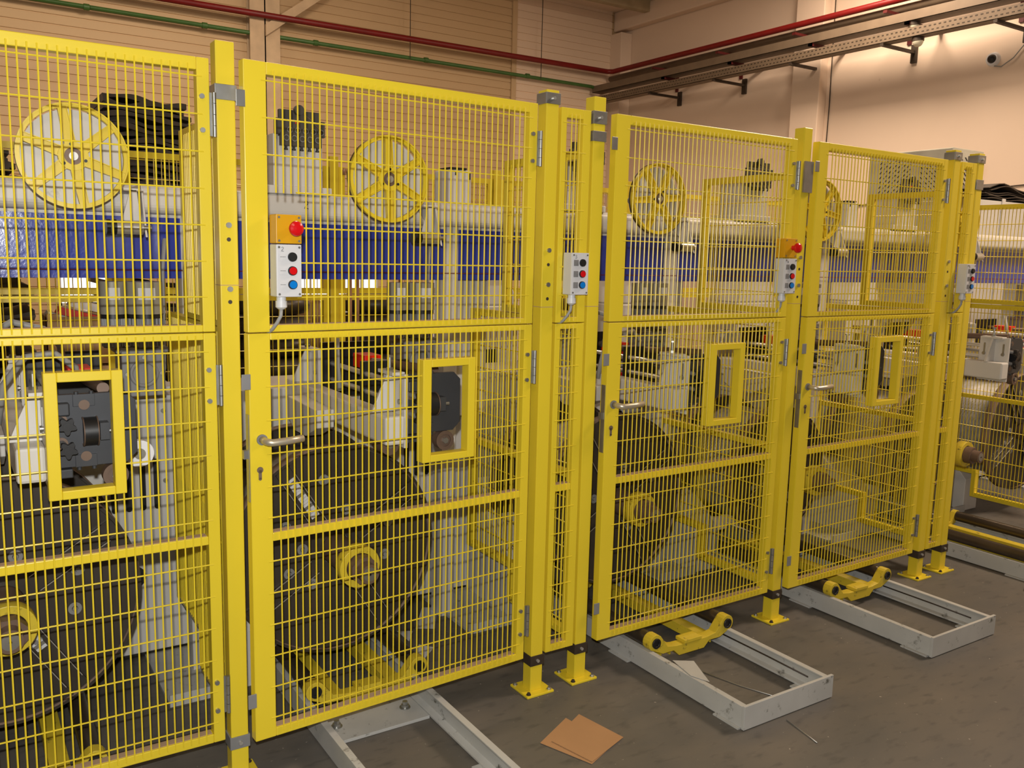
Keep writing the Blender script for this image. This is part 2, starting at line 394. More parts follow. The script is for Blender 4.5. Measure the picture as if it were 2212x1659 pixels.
for i, p in enumerate(posts):
    clamp(p, .108, .04, mt=DKIRON if i else GREY)
    if i in (1, 4, 5): clamp(p, 2.152, .038)
    if i == 0:
        clamp(p, 2.042, .042, bolt=False)
    if i == 2: clamp(p, 2.105, .045); clamp(p, 2.045, .036, bolt=False)
    if i == 5: clamp(p, 2.02, .05, bolt=False)
    # bolts and holes on front face, joint line of the post sleeve
    if i in (0, 1, 3, 4):
        for z in (1.535, 1.655) if i != 0 else (1.52, 1.70):
            MB().cyl((PW*.5, 0, z), (PW*.5, -.006, z), .008, 14).build('bolt', ZINC, p)
        for z in (1.485, 1.605) if i != 0 else (1.483, 1.66):
            MB().cyl((PW*.5, .001, z), (PW*.5, -.0006, z), .006, 12).build('bolt_hole', DKIRON, p)
    MB().box(-.0005, PW+.0005, -.0005, PW, 1.455 if i else 1.53, 1.457 if i else 1.532).build('sleeve_joint', DUST, p)

# ---------------------------------------------------------------- gates
def mesh_wires(b, x0, x1, z0, z1, sp=.0225, rows=None, y=-.003, ov=.014, hole=None, r=.0024):
    n = max(1, int(round((x1-x0)/sp)))
    for i in range(1, n):
        x = x0+(x1-x0)*i/n
        if hole and hole[0] < x < hole[1]:
            if z0 < hole[2] < z1 : b.cyl((x, y, z0-ov), (x, y, hole[2]+.006), r, 6)
            b.cyl((x, y, hole[3]-.006), (x, y, z1+ov), r, 6)
        else: b.cyl((x, y, z0-ov), (x, y, z1+ov), r, 6)
    for z in rows:
        y2 = y+2*r*.8
        if hole and hole[2] < z < hole[3]:
            if hole[0] > x0: b.cyl((x0-ov, y2, z), (hole[0]+.006, y2, z), r, 6)
            if hole[1] < x1: b.cyl((hole[1]-.006, y2, z), (x1+ov, y2, z), r, 6)
        else: b.cyl((x0-ov, y2, z), (x1+ov, y2, z), r, 6)
UROWS = [2.098, 1.998, 1.898, 1.798, 1.698, 1.598, 1.498]
LROWS = [1.342, 1.24, 1.14, 1.04, .94, .845, .71, .61, .51, .41, .31, .21]
def gate(name, label, hx, L, ang, cat='gate', stileL=.065, win=None, handle=True, uhole=None, z0=.147, z1=2.148, zm=1.397, D=.036, mid=.785, wire=True, closer=True, group=None, sp=.0225, hinges=True):
    """local x from 0 (hinge) to -L; y 0 front"""
    t = thing(name, label, cat, (hx, 0, 0), ang, group)
    sR = .034
    for nm, a, b_, tr, br in (('upper_frame', zm+.0015, z1, .034, .02), ('lower_frame', z0, zm-.0015, .02, .028)):
        f = MB()
        f.box(-L, -L+stileL, 0, D, a, b_); f.box(-sR, 0, 0, D, a, b_)
        f.box(-L+stileL, -sR, 0, D, b_-tr, b_); f.box(-L+stileL, -sR, 0, D, a, a+br)
        if nm == 'lower_frame' and mid: f.box(-L+stileL, -sR, .002, D, mid-.014, mid+.012)
        f.build(nm, YEL, t, bevel=.0025)
        if nm == 'lower_frame':
            d = MB(); d.box(-L+stileL+.004, -sR-.004, .006, D-.003, a+br-.001, a+br+.0012); d.build('dust_layer', DUST, t)
            if mid: d = MB(); d.box(-L+stileL+.004, -sR-.004, .006, D-.003, mid+.011, mid+.0135); d.build('dust_layer', DUST, t)
        else:
            d = MB(); d.box(-L+stileL+.004, -sR-.004, .006, D-.003, a+br-.001, a+br+.0012); d.build('dust_layer', DUST, t)
        w = MB()
        rows = UROWS if nm == 'upper_frame' else LROWS
        mesh_wires(w, -L+stileL, -sR, a+br, b_-tr, rows=rows, hole=(win[:4] if (win and nm == 'lower_frame') else (uhole if nm == 'upper_frame' else None)), sp=sp)
        w.build('wire_mesh', YEL, t)
    if win:
        a, b_, c, d = win[:4]; f = MB(); wl = .032
        f.box(a, a+wl, -.012, .03, c, d); f.box(b_-wl*.9, b_, -.012, .03, c, d); f.box(a+wl, b_-wl*.9, -.012, .03, d-.026, d); f.box(a+wl, b_-wl*.9, -.012, .03, c, c+.024)
        f.build('window_frame', YEL, t, bevel=.0025)
    if handle:
        hx_ = -L+.035; hz = 1.085
        r = MB(); r.cyl((hx_, 0, hz), (hx_, -.005, hz), .016, 20); r.build('handle_rose', GREY, t)
        h = MB(); h.tube([(hx_, -.004, hz), (hx_, -.035, hz), (hx_+.005, -.044, hz-.001), (hx_+.014, -.048, hz-.002), (hx_+.06, -.048, hz-.001), (hx_+.108, -.047, hz+.002)], .0108, 14)
        h.build('door_handle', HANDLE, t)
        kx = -L+.028
        q = MB(); q.cyl((kx, 0, .995), (kx, -.0015, .995), .0095, 18); q.box(kx-.0048, kx+.0048, -.0015, 0, .967, .995); q.cyl((kx, 0, .968), (kx, -.0015, .968), .0048, 12)
        q.build('keyhole', GALV, t)
        MB().box(-L-.0025, -L+.001, .006, .028, .90, 1.16).build('lock_plate', ZINC, t)
        MB().box(-L-.016, -L, .008, .024, 1.03, 1.055).build('latch_bolt', ZINC, t)
    if closer:
        for z in (2.02, 1.235, .26):
            f = MB(); f.box(-L-.022, -L+.004, -.004, .0, z, z+.045); f.build('stop_plate', GREY if z < 2 else ZINC, t, bevel=.0012)
    if hinges:
        for zc in (1.999, 1.245, .297):
            f = MB()
            for k in range(4): f.cyl((.010, -.006, zc-.06+k*.03), (.010, -.006, zc-.0315+k*.03), .0062, 12)
            f.box(-.002, .012, -.003, .001, zc-.058, zc+.058); f.build('hinge', ZINC, t)
        for z in (2.045, 1.955, 1.29, 1.2, .34, .25):
            MB().cyl((-.022, 0, z), (-.022, -.008, z), .0072, 8).build('bolt', ZINC, t)
    return t
LG = 'gates and panels of the front safety fence'
gA = gate('safety_gate', 'leftmost yellow mesh gate, cut off by the left frame edge, with small window', -.017, 1.0, 0, win=(-.444, -.252, .96, 1.303), handle=True, group=LG)
gB = gate('safety_gate', 'slightly open yellow mesh gate carrying an emergency stop and button box', 1.076, 1.02, math.radians(3.4), win=(-.449, -.245, .95, 1.293), uhole=(-.98, -.865, 1.40, 1.80), group=LG)
gC = gate('safety_gate', 'yellow mesh gate right of the narrow middle panel, with dark reel behind it', 2.405, .995, math.radians(.9), win=(-.458, -.258, .956, 1.297), group=LG)
gD = gate('safety_gate', 'yellow mesh gate farthest to the right in the row', 3.51, .985, math.radians(.9), win=(-.474, -.26, .96, 1.293), group=LG)
# hinge leaf plate at the top of gate D latch side
tag(MB().box(2.445, 2.50, -.012, -.004, 1.93, 2.06).build('hinge_leaf', ZINC), 'loose zinc hinge leaf on the post between the two right-hand gates', 'hinge plate')
def narrow(label, x0, x1):
    return gate('narrow_fence_panel', label, x1, x1-x0, 0, cat='fence panel', stileL=.024, handle=False, closer=False, hinges=False, group=LG, mid=.785, sp=.019)
narrow('narrow yellow mesh panel in the middle of the fence with a button box', 1.1755, 1.3055)
narrow('narrow yellow mesh panel at the right end of the fence with a button box', 3.628, 3.762)

# ---------------------------------------------------------------- button boxes and stops
def screw(parent, x, z, y):
    b = MB(); b.cyl((x, y, z), (x, y-.0015, z), .0034, 10); return b.build('screw', ZINC, parent)
def button_box(label, loc, rz, digit, lblmat):
    t = thing('push_button_box', label, 'button box', loc, rz, 'push button boxes on the fence')
    MB().box(0, .074, -.05, 0, 0, .148).build('housing', PLAST, t, bevel=.003)
    MB().box(.0005, .0735, -.0525, -.05, .0005, .1475).build('cover', PLAST, t, bevel=.001)
    for (z, m, nm) in ((.113, BLACK, 'black_button'), (.074, REDB, 'red_button'), (.035, BLUB, 'blue_button')):
        b = MB(); b.cyl((.046, -.052, z), (.046, -.058, z), .0135, 24, r2=.0128, m=BLACK); b.cyl((.046, -.058, z), (.046, -.061, z), .0112, 24, r2=.0105, m=m)
        b.build(nm, None, t)
        c = MB(); c.box(.0085, .0285, -.0535, -.0525, z-.011, z+.010); pl = c.build('name_plate', lblmat, t)
        d = MB()
        for i in range(5): d.box(.0105+i*.0032, .0125+i*.0032, -.0538, -.0535, z-.001, z+.0012)
        d.build('faint_lettering', GREY, pl)
    for x in (.007, .067):
        for z in (.008, .14): screw(t, x, z, -.0525)
    g = MB(); g.cyl((.022, -.026, 0), (.022, -.026, -.012), .0135, 20); g.cyl((.022, -.026, -.012), (.022, -.026, -.03), .0165, 12); g.cyl((.022, -.026, -.03), (.022, -.026, -.036), .0165, 20, r2=.009)
    g.build('cable_gland', PLAST, t)
    cb = MB(); cb.tube([(.022, -.026, -.03), (.021, -.024, -.055), (.012, -.018, -.075), (.002, -.006, -.095), (0, .03, -.11), (.02, .09, -.115)], .0052, 10)
    cb.build('cable', CABLE, t)
    DG = {'2': [(0, .9), (.3, 1.05), (.5, .9), (.45, .65), (.1, .3), (0, .05), (.25, .12), (.55, .02)],
          '3': [(0, .95), (.35, 1), (.5, .8), (.2, .55), (.55, .35), (.4, .05), (0, .08)],
          '4': [(.3, 1), (0, .4), (.55, .4), (.4, .7), (.4, 0)], '5': [(.5, 1), (.05, 1), (.05, .6), (.45, .6), (.5, .25), (.2, .02), (0, .1)]}[digit]
    d = MB(); d.tube([(.014+p[0]*.012, -.0535, .128+p[1]*.012) for p in DG], .0006, 5); d.build('marker_digit', INK, t)
    return t
def estop(label, loc, rz, depth=.05):
    t = thing('emergency_stop', label, 'emergency stop', loc, rz, 'emergency stop boxes on the fence')
    MB().box(0, .075, -depth, 0, 0, .081).build('housing', ORNG, t, bevel=.003)
    MB().box(.0005, .0745, -depth-.0025, -depth, .0005, .0805).build('cover', ORNG, t, bevel=.001)
    b = MB(); y = -depth-.0025; cx, cz = .048, .042
    for y0, y1, r0, r1 in ((0, -.012, .0105, .0105), (-.012, -.02, .0105, .0195), (-.02, -.027, .0195, .0215), (-.027, -.033, .0215, .0195), (-.033, -.037, .0195, .013), (-.037, -.0385, .013, .004)):
        b.cyl((cx, y+y0, cz), (cx, y+y1, cz), r0, 28, r2=r1, caps=(y1 < -.038))
    b.build('mushroom_button', REDB, t)
    for x in (.008, .067):
        for z in (.008, .073): screw(t, x, z, -depth-.0025)
    return t
aB = math.radians(3.4)
def onB(x, y=-.001):   # point along gate B
    return (1.076+x*math.cos(aB)-y*math.sin(aB), x*math.sin(aB)+y*math.cos(aB))
bx, by = onB(-.953)
button_box('grey three-button box with a handwritten 2, directly under the nearest red stop', (bx, by, 1.502), aB, '2', PLAST)
estop('bright red mushroom stop on a yellow box, nearest the camera', (bx, by, 1.652), aB)
button_box('grey three-button box with a handwritten 3 on the narrow middle panel', (1.200, -.002, 1.501), 0, '3', GREY)
button_box('grey three-button box directly under the farther red emergency stop', (2.336, .02, 1.501), 0, '4', GREY)
estop('red mushroom stop on a yellow box at the farther gate post', (2.330, .02, 1.652), 0)
button_box('grey three-button box on the narrow panel at the far right', (3.670, -.002, 1.498), 0, '5', GREY)

# ---------------------------------------------------------------- partitions between the bays
def partition(x, label, yu=.60):
    t = thing('bay_partition', label, 'mesh partition', (x, 0, 0), 0, 'mesh partitions between the machine bays')
    D = .03; yn = .50; y0 = .065; yb = .86
    f = MB()
    def bar(y0_, y1_, z0_, z1_): f.box(-D/2, D/2, y0_, y1_, z0_, z1_)
    bar(y0, y0+.03, 1.402, 2.02); bar(yu-.035, yu, 1.402, 2.02); bar(y0+.03, yu-.035, 1.99, 2.02); bar(y0+.03, yu-.035, 1.402, 1.43)
    f.build('upper_frame', YEL, t)
    f = MB()
    f.prism([(y0, .15), (yn, .15), (yn, .30), (yb, .30), (yb, .327), (yn-.028, .327), (yn-.028, .178), (y0, .178)], -D/2, D/2, 'x')
    bar(y0, y0+.03, .178, 1.398); bar(yb-.035, yb, .327, 1.398); bar(y0+.03, yb-.035, 1.37, 1.398); bar(y0+.03, yb-.035, .79, .815)
    f.build('lower_frame', YEL, t)
    w = MB(); r = .0024
    y = y0+.05
    while y < yu-.04:
        w.cyl((-D/2-.002, y, 1.42), (-D/2-.002, y, 2.0), r, 5); y += .0225
    for z in UROWS[1:]: w.cyl((-D/2+.003, y0, z), (-D/2+.003, yu, z), r, 5)
    y = y0+.05
    while y < yb-.04:
        w.cyl((-D/2-.002, y, .165 if y < yn else .315), (-D/2-.002, y, 1.385), r, 5); y += .0225
    for z in LROWS: w.cyl((-D/2+.003, y0, z), (-D/2+.003, yn if z < .3 else yb, z), r, 5)
    w.build('wire_mesh', YEL, t)
    return t
PARTX = [.045, 1.337, 2.468, 3.752, 4.92]
PL = ['yellow mesh partition running back from the leftmost fence post', 'yellow mesh partition running back behind the narrow middle panel',
      'yellow mesh partition running back from the post between the two right gates', 'yellow mesh partition running back at the last narrow panel',
      'yellow mesh partition standing free at the right edge, beyond the last post']
p0 = partition(PARTX[0], PL[0])
for x, l in zip(PARTX[1:4], PL[1:4]): dup(p0, (x, 0, 0), label=l)
partition(PARTX[4], PL[4], .70)

# ---------------------------------------------------------------- rail frames and carriages
def rail_frame(label, x0, Wd, yf, yb, loc=None, cross=False):
    t = thing('floor_rail_frame', label, 'rail frame', (x0+Wd/2, 0, 0), 0, 'floor rail frames under the reels')
    h = .086; w = Wd/2; e = .012
    for s in (-1, 1):
        f = MB(); f.prism([(s*(w-q_), z_) for q_, z_ in ((0, .006), (.032, .006), (.032, .014), (.006, .016), (.006, h-.009), (.024, h-.006), (.024, h), (0, h))], yf+e, yb, 'y')
        r = f.build('side_rail', RAILW, t, bevel=.001)
        for y in (yf+.02, yf+.62):
            g = MB(); g.box(min(s*(w+.012), s*(w-.06)), max(s*(w+.012), s*(w-.06)), y, y+.12, 0, .006); g.build('foot_pad', RAILW, r)
        if s < 0: continue
        g = MB(); g.tube([(s*(w-.0065), yf+.1, .045), (s*(w-.0065), yf+.3, .047), (s*(w-.0065), yf+.55, .046)], .0035, 6); g.build('wear_groove', DKIRON, r)
    MB().box(-w-.004, w+.012, yf, yf+e, .004, h+.006).build('end_plate', RAILW, t, bevel=.001)
    if cross:
        c = MB(); c.box(-w+.034, w-.034, .03, .215, .001, .012); cp = c.build('cross_plate', RAILW, t, bevel=.001)
        for x in (-.13, .13):
            g = MB(); g.cyl((x, .125, .012), (x, .125, .015), .02, 20); g.cyl((x, .125, .015), (x, .125, .024), .014, 20); g.cyl((x, .125, .024), (x, .125, .036), .010, 6); g.build('anchor_bolt', ZINC, cp)
    return t
rail_frame('grey-white floor rail frame under the reel behind the leftmost gate', -.80, .46, -.5, 1.0)
rail_frame('floor rail frame with bolted cross plate, running out of the picture at the bottom', .305, .43, -1.05, 1.0, cross=True)
rail_frame('grey-white floor rail frame with end plate, jutting out just beyond the brown cardboard sheets', 1.61, .4654, -.6045, 1.0)
rail_frame('grey-white floor rail frame with end plate, farther of the two jutting out of the fence', 2.7405, .4654, -.6036, 1.0)
rail_frame('grey-white floor rail frame at the right edge beyond the last post', 4.05, .4654, -.95, 1.0)
def carriage(loc):
    t = thing('reel_carriage', 'x', 'carriage', loc, 0, 'roller carriages for the reels')
    g = .2; z = .115; L = .76
    for s in (-1, 1):
        MB().cyl((s*g, .03, z), (s*g, L, z), .03, 28).build('roller', ROLLER, t)
        f = MB(); f.box(s*.115-.028, s*.115+.028, .02, L, .062, .072); f.box(s*.115-.028, s*.115-.022, .02, L, .03, .062); f.box(s*.115+.022, s*.115+.028, .02, L, .03, .062)
        f.build('side_channel', YELOLD, t, bevel=.001)
    for nm, y0, y1 in (('front_yoke', -.012, .03), ('rear_yoke', L, L+.03)):
        f = MB()
        right = []
        for k in range(9):
            a = -PI*.25 + k*(PI*1.0)/8
            right.append((g+.035*math.cos(a), z+.035*math.sin(a)))
        out = [(-x, zz) for x, zz in right[::-1]]
        prof = [(-.07, .035), (.07, .035), (.10, .062), (.16, .062)] + right + [(.135, .088), (.085, .08), (-.085, .08), (-.135, .088)]
        prof = prof + [(-x, zz) for x, zz in right[::-1]] + [(-.16, .062), (-.10, .062)]
        f.prism(prof, y0, y1, 'y'); f.box(-.045, .05, y0-.004, y1+.01, .08, .094)
        yk = f.build(nm, YELOLD, t, bevel=.0015)
        for s in (-1, 1):
            e = MB(); e.ring((s*g, z), .021, .013, y0-.006 if y0 < 0 else y1, y0+.001 if y0 < 0 else y1+.006, 24); e.disc((s*g, z), .013, y0-.002, y0+.0005, 20)
            e.build('axle_eye', BLACK, yk)
    return t
cB = carriage((.545, .215, 0)); cB['label'] = 'worn yellow roller carriage under the reel behind the gate with the red stop'
dup(cB, (1.848, -.085, 0), label='worn yellow roller carriage poking out under the gate right of the narrow middle panel')
dup(cB, (2.975, -.072, 0), label='worn yellow roller carriage poking out under the farthest gate')
dup(cB, (4.30, -.42, 0), label='worn yellow roller carriage at the right edge beyond the last post')
dup(cB, (-.565, .14, 0), label='worn yellow roller carriage under the reel behind the leftmost gate')

# ---------------------------------------------------------------- machines
def takeup(loc, o=0.0):
    t = thing('wire_takeup_machine', 'x', 'machine', loc, 0, 'wire take-up machines in the bays')
    # base cabinet with slots
    b = MB(); b.box(-.22, .80+o, 1.03, 1.40, .02, 1.06); cab = b.build('base_cabinet', WHITE, t, bevel=.004)
    for i in range(4):
        b = MB(); x = .40+o+i*.052
        b.box(x, x+.022, 1.024, 1.029, .62, .80); b.cyl((x+.011, 1.024, .80), (x+.011, 1.029, .80), .011, 14); b.cyl((x+.011, 1.024, .62), (x+.011, 1.029, .62), .011, 14); b.build('vent_slot', BLACK, cab)
    b = MB(); b.cyl((.47+o, 1.024, .34), (.47+o, 1.029, .34), .045, 28); b.build('round_opening', BLACK, cab)
    for x, z in ((.1, 1.0), (.6+o, 1.0), (.6+o, .72), (.1, .72)): MB().cyl((x, 1.03, z), (x, 1.02, z), .009, 12).build('cabinet_screw', ZINC, cab)
    b = MB(); b.box(.43+o, .60+o, .98, 1.06, 1.06, 1.08); b.box(.40+o, .64+o, .99, 1.3, 1.08, 1.10); b.build('ledge', WHITE, t, bevel=.002)
    MB().box(.66+o*.4, .86+o*.4, .895, 1.028, .9, 1.70).build('tall_housing', WHITE, t, bevel=.006)
    # foot with gusset
    b = MB(); b.box(.50+o, .74+o, .575, 1.03, 0, .012); b.box(.50+o, .74+o, .565, .575, 0, .045); b.build('foot_plate', RAILW, t)
    b = MB(); b.prism([(.58, 0), (.58, .22), (.66, .30), (1.03, .56), (1.03, 0)], .74+o, .90+o, 'x'); b.build('foot_gusset', WHITE, t, bevel=.004)
    # gearbox and motors
    b = MB(); b.box(.40, .54, .66, .80, 1.12, 1.28); b.box(.385, .555, .67, .79, 1.27, 1.29); b.ring((.47, 1.20), .048, .036, .65, .66, 28); gb = b.build('gearbox', GREY, t, bevel=.004)
    for a in range(4): MB().cyl((.47+.056*math.cos(a*PI/2), .66, 1.2+.056*math.sin(a*PI/2)), (.47+.056*math.cos(a*PI/2), .652, 1.2+.056*math.sin(a*PI/2)), .006, 8).build('gearbox_bolt', ZINC, gb)
    for cx, r in ((.385, .042), (.485, .062)):
        b = MB(); b.cyl((cx, .70, 1.405), (cx, .70, 1.515), r, 32, m=TAUPE); b.cyl((cx, .70, 1.39), (cx, .70, 1.405), r*.96, 32, m=BLACK); b.cyl((cx, .70, 1.29), (cx, .70, 1.39), r*.8, 24, m=GREY)
        for k in range(20):
            a = k*PI/10; ca, sa = math.cos(a), math.sin(a)
            b.box(cx+ca*r*.86-.003, cx+ca*r*.86+.003, .70+sa*r*.86-.003, .70+sa*r*.86+.003, 1.295, 1.39, GREY)
        mo = b.build('motor', None, t)
        b = MB(); nn = 6
        vs = []
        for k in range(nn+1):
            a = -PI/2-.45+.9*k/nn; vs += [(cx+(r+.0008)*math.cos(a), .70+(r+.0008)*math.sin(a), 1.455), (cx+(r+.0008)*math.cos(a), .70+(r+.0008)*math.sin(a), 1.495)]
        b.add(vs, [(2*k, 2*k+2, 2*k+3, 2*k+1) for k in range(nn)]); b.build('rating_label', PAPER, mo)
    # square arm
    MB().box(.035, .107, .045, 1.05, 1.0, 1.098).build('arm_beam', WHITE, t, bevel=.009)
    MB().prism([(.50, 1.052), (.82, 1.06), (.82, .975), (.74, .935), (.62, .935), (.50, .985)], -.035, .034, 'x').build('junction_box', WHITE, t, bevel=.003)
    for y in (.14, .94):
        b = MB(); b.box(.107, .12, y-.085, y+.085, .985, 1.235)
        b.prism([(.107, 1.235), (.107, 1.098), (.025, 1.098), (.055, 1.17), (.085, 1.235)], y-.006, y+.006, 'y')
        b.box(.075, .12, y-.06, y+.06, 1.228, 1.24)
        br = b.build('arm_bracket', WHITE, t, bevel=.0015)
        b = MB(); b.cyl((.092, y, 1.24), (.092, y, 1.285), .006, 10); b.cyl((.092, y, 1.285), (.092, y, 1.292), .011, 6); b.cyl((.092, y, 1.24), (.092, y, 1.25), .012, 6)
        b.build('adjusting_bolt', ZINC, br)
        for dy in (-.055, .055): b = MB(); b.box(.1045, .107, y+dy-.005, y+dy+.005, 1.13, 1.20); b.cyl((.107, y+dy, 1.14), (.098, y+dy, 1.14), .009, 12); b.build('slot_bolt', ZINC, br)
    # plates
    MB().prism([(.125, 1.022), (.317, 1.022), (.345, 1.05), (.345, 1.202), (.32, 1.227), (.125, 1.227)], .10, .118, 'y').build('front_plate', GRAPH, t, bevel=.0015)
    MB().box(.15, .34, .50, .53, 1.04, 1.225).build('middle_plate', BLACK, t)
    MB().box(.12, .36, .85, .87, 1.04, 1.265).build('rear_plate', BLACK, t)
    for z in (1.178, 1.112, 1.045): MB().cyl((.165, .118, z), (.165, .86, z), .0105, 16).build('guide_rod', CHROME, t)
    MB().cyl((.33, .118, 1.13), (.33, .86, 1.13), .008, 12).build('guide_rod', CHROME, t)
    # clamp blocks on plate with rod ends
    for z, s in ((1.205, 1), (1.044, -1)):
        b = MB(); b.box(.183, .238, .094, .10, z-.012 if s > 0 else z-.022, z+.022 if s > 0 else z+.012); b.cyl((.192, .097, z+s*.022), (.192, .097, z+s*.03), .006, 8); b.cyl((.230, .097, z+s*.022), (.230, .097, z+s*.03), .006, 8)
        bl = b.build('clamp_block', GRAPH, t, bevel=.0008)
        MB().cyl((.2105, .094, z-s*.008), (.2105, .0925, z-s*.008), .014, 24).build('rod_end', BRONZE, bl)
    b = MB(); b.box(.13, .172, .070, .10, 1.172, 1.207); b.build('stop_block', GRAPH, t, bevel=.004)
    b = MB(); b.box(.13, .175, .085, .115, .995, 1.020); b.build('stop_block', GRAPH, t, bevel=.003)
    # slotted wheel
    b = MB(); b.cyl((.205, .092, 1.122), (.240, .092, 1.122), .040, 32, m=BLACK); b.ring((.092, 1.122), .0415, .035, .203, .206, 32, m=BRONZE, axis='x'); b.ring((.092, 1.122), .0415, .035, .239, .242, 32, m=BRONZE, axis='x')
    b.box(.245, .268, .062, .10, 1.10, 1.148, GRAPH); b.cyl((.268, .08, 1.122), (.288, .08, 1.122), .0065, 10, m=ZINC)
    b.build('guide_roller', None, t)
    # star knobs
    for z in (1.158, 1.092):
        k = MB(); k.cyl((.150, .10, z), (.158, .048, z-.005), .0095, 14, m=GREY); k.cyl((.150, .10, z), (.150, .096, z), .017, 18, m=BRONZE)
        pts = []
        for i in range(40):
            a = 2*PI*i/40; rr = .0195+.005*math.cos(5*a+PI/2); pts.append((.160+rr*math.cos(a), z-.008+rr*math.sin(a)))
        k.prism(pts, .030, .048, 'y', BLACK); k.cyl((.160, .030, z-.008), (.160, .028, z-.008), .011, 18, m=BLACK)
        k.build('star_knob', None, t)
    # red slide blocks with brown tube
    MB().box(.235, .31, .68, .80, 1.17, 1.225).build('red_slide_block', RED, t, bevel=.002)
    MB().box(.235, .31, .60, .72, 1.05, 1.085).build('red_slide_block', RED, t, bevel=.002)
    MB().cyl((.268, .15, 1.232), (.268, .72, 1.197), .0165, 18).build('brown_tube', BRONZE, t)
    MB().cyl((.268, .80, 1.205), (.268, 1.2, 1.205), .0145, 18).build('brown_tube', BRONZE, t)
    # pulleys
    b = MB(); b.cyl((.285, .10, .988), (.285, .13, .988), .034, 32, m=BRONZE); b.ring((.285, .988), .034, .022, .095, .10, 32, m=BRONZE); b.cyl((.285, .10, .988), (.285, .09, .988), .011, 6, m=ZINC)
    b.box(.27, .30, .118, .135, .98, 1.03, GRAPH); b.build('pulley', None, t)
    if o: b = MB(); b.cyl((.085, .12, .985), (.085, .20, .985), .034, 32, m=BRONZE); b.cyl((.085, .12, .985), (.085, .115, .985), .012, 6, m=ZINC); b.build('pulley', None, t)
    b = MB(); b.cyl((.385, .30, .998), (.385, .33, .998), .042, 32, m=WHITEB); b.cyl((.385, .295, .998), (.385, .30, .998), .017, 20, m=TAUPE); b.cyl((.385, .288, .998), (.385, .296, .998), .010, 6, m=ZINC)
    b.cyl((.385, .33, .998), (.385, 1.0, .998), .01, 10, m=GREY); b.build('white_roller', None, t)
    # hoses
    b = MB()
    if o: b.tube([(.105, .62, 1.101), (.10, .63, 1.2), (.11, .66, 1.3)], .010, 10); b.build('grey_hose', CABLE, t)
    else: b.tube([(-.06, .80, 1.06), (-.05, .78, 1.2), (.0, .72, 1.33), (.08, .68, 1.385), (.17, .68, 1.36), (.22, .72, 1.30), (.24, .8, 1.2)], .011, 10); b.build('grey_hose', CABLE, t)
    if not o: b = MB(); b.tube([(.02, .55, 1.08), (.04, .54, 1.2), (.10, .50, 1.29), (.18, .5, 1.30), (.24, .52, 1.25), (.26, .56, 1.16)], .011, 10); b.build('grey_hose', CABLE, t)
    b = MB(); b.tube([(.60, .86, 1.68), (.58, .80, 1.66), (.565, .78, 1.55), (.56, .78, 1.2), (.56, .9, 1.08)], .008, 8); b.build('grey_hose', CABLE, t)
    # spindle
    MB().cyl((0, .22, .55), (0, 1.05, .55), .056, 32).build('spindle_tube', BRONZE, t)
    b = MB(); b.ring((0, .55), .074, .05, .175, .222, 36); b.build('spindle_collar', YELOLD, t, bevel=.002)
    b = MB(); b.cyl((0, .22, .55), (0, .135, .55), .05, 8, m=BRONZE); b.cyl((0, .135, .55), (0, .093, .55), .034, 28, m=BRONZE); b.cyl((0, .093, .55), (0, .0915, .55), .024, 24, m=ZINC); b.cyl((0, .092, .55), (0, .09, .55), .004, 10, m=BLACK)
    b.build('spindle_nose', None, t)
    return t
U = [-.565, .5, 1.843, 2.973, 4.30, 5.36]
OFF = [0, .18, 0, .18, 0, .18]
ML = ['white winding machine behind the leftmost gate, its graphite plate and star knobs in the window',
      'white wire winding machine behind the gate with the red stop',
      'white wire winding machine behind the gate right of the narrow middle panel',
      'white wire winding machine behind the farthest gate',
      'white wire winding machine standing open to view right of the last post',
      'white wire winding machine at the right picture edge, behind the free partition']
m0 = takeup((U[0], 0, 0), 0); m1 = takeup((U[1], 0, 0), .18)
m0['label'] = ML[0]; m1['label'] = ML[1]
dup(m0, (U[2], .06, 0), label=ML[2]); dup(m1, (U[3], .03, 0), label=ML[3]); dup(m0, (U[4], .03, 0), label=ML[4]); dup(m1, (U[5], .03, 0), label=ML[5])

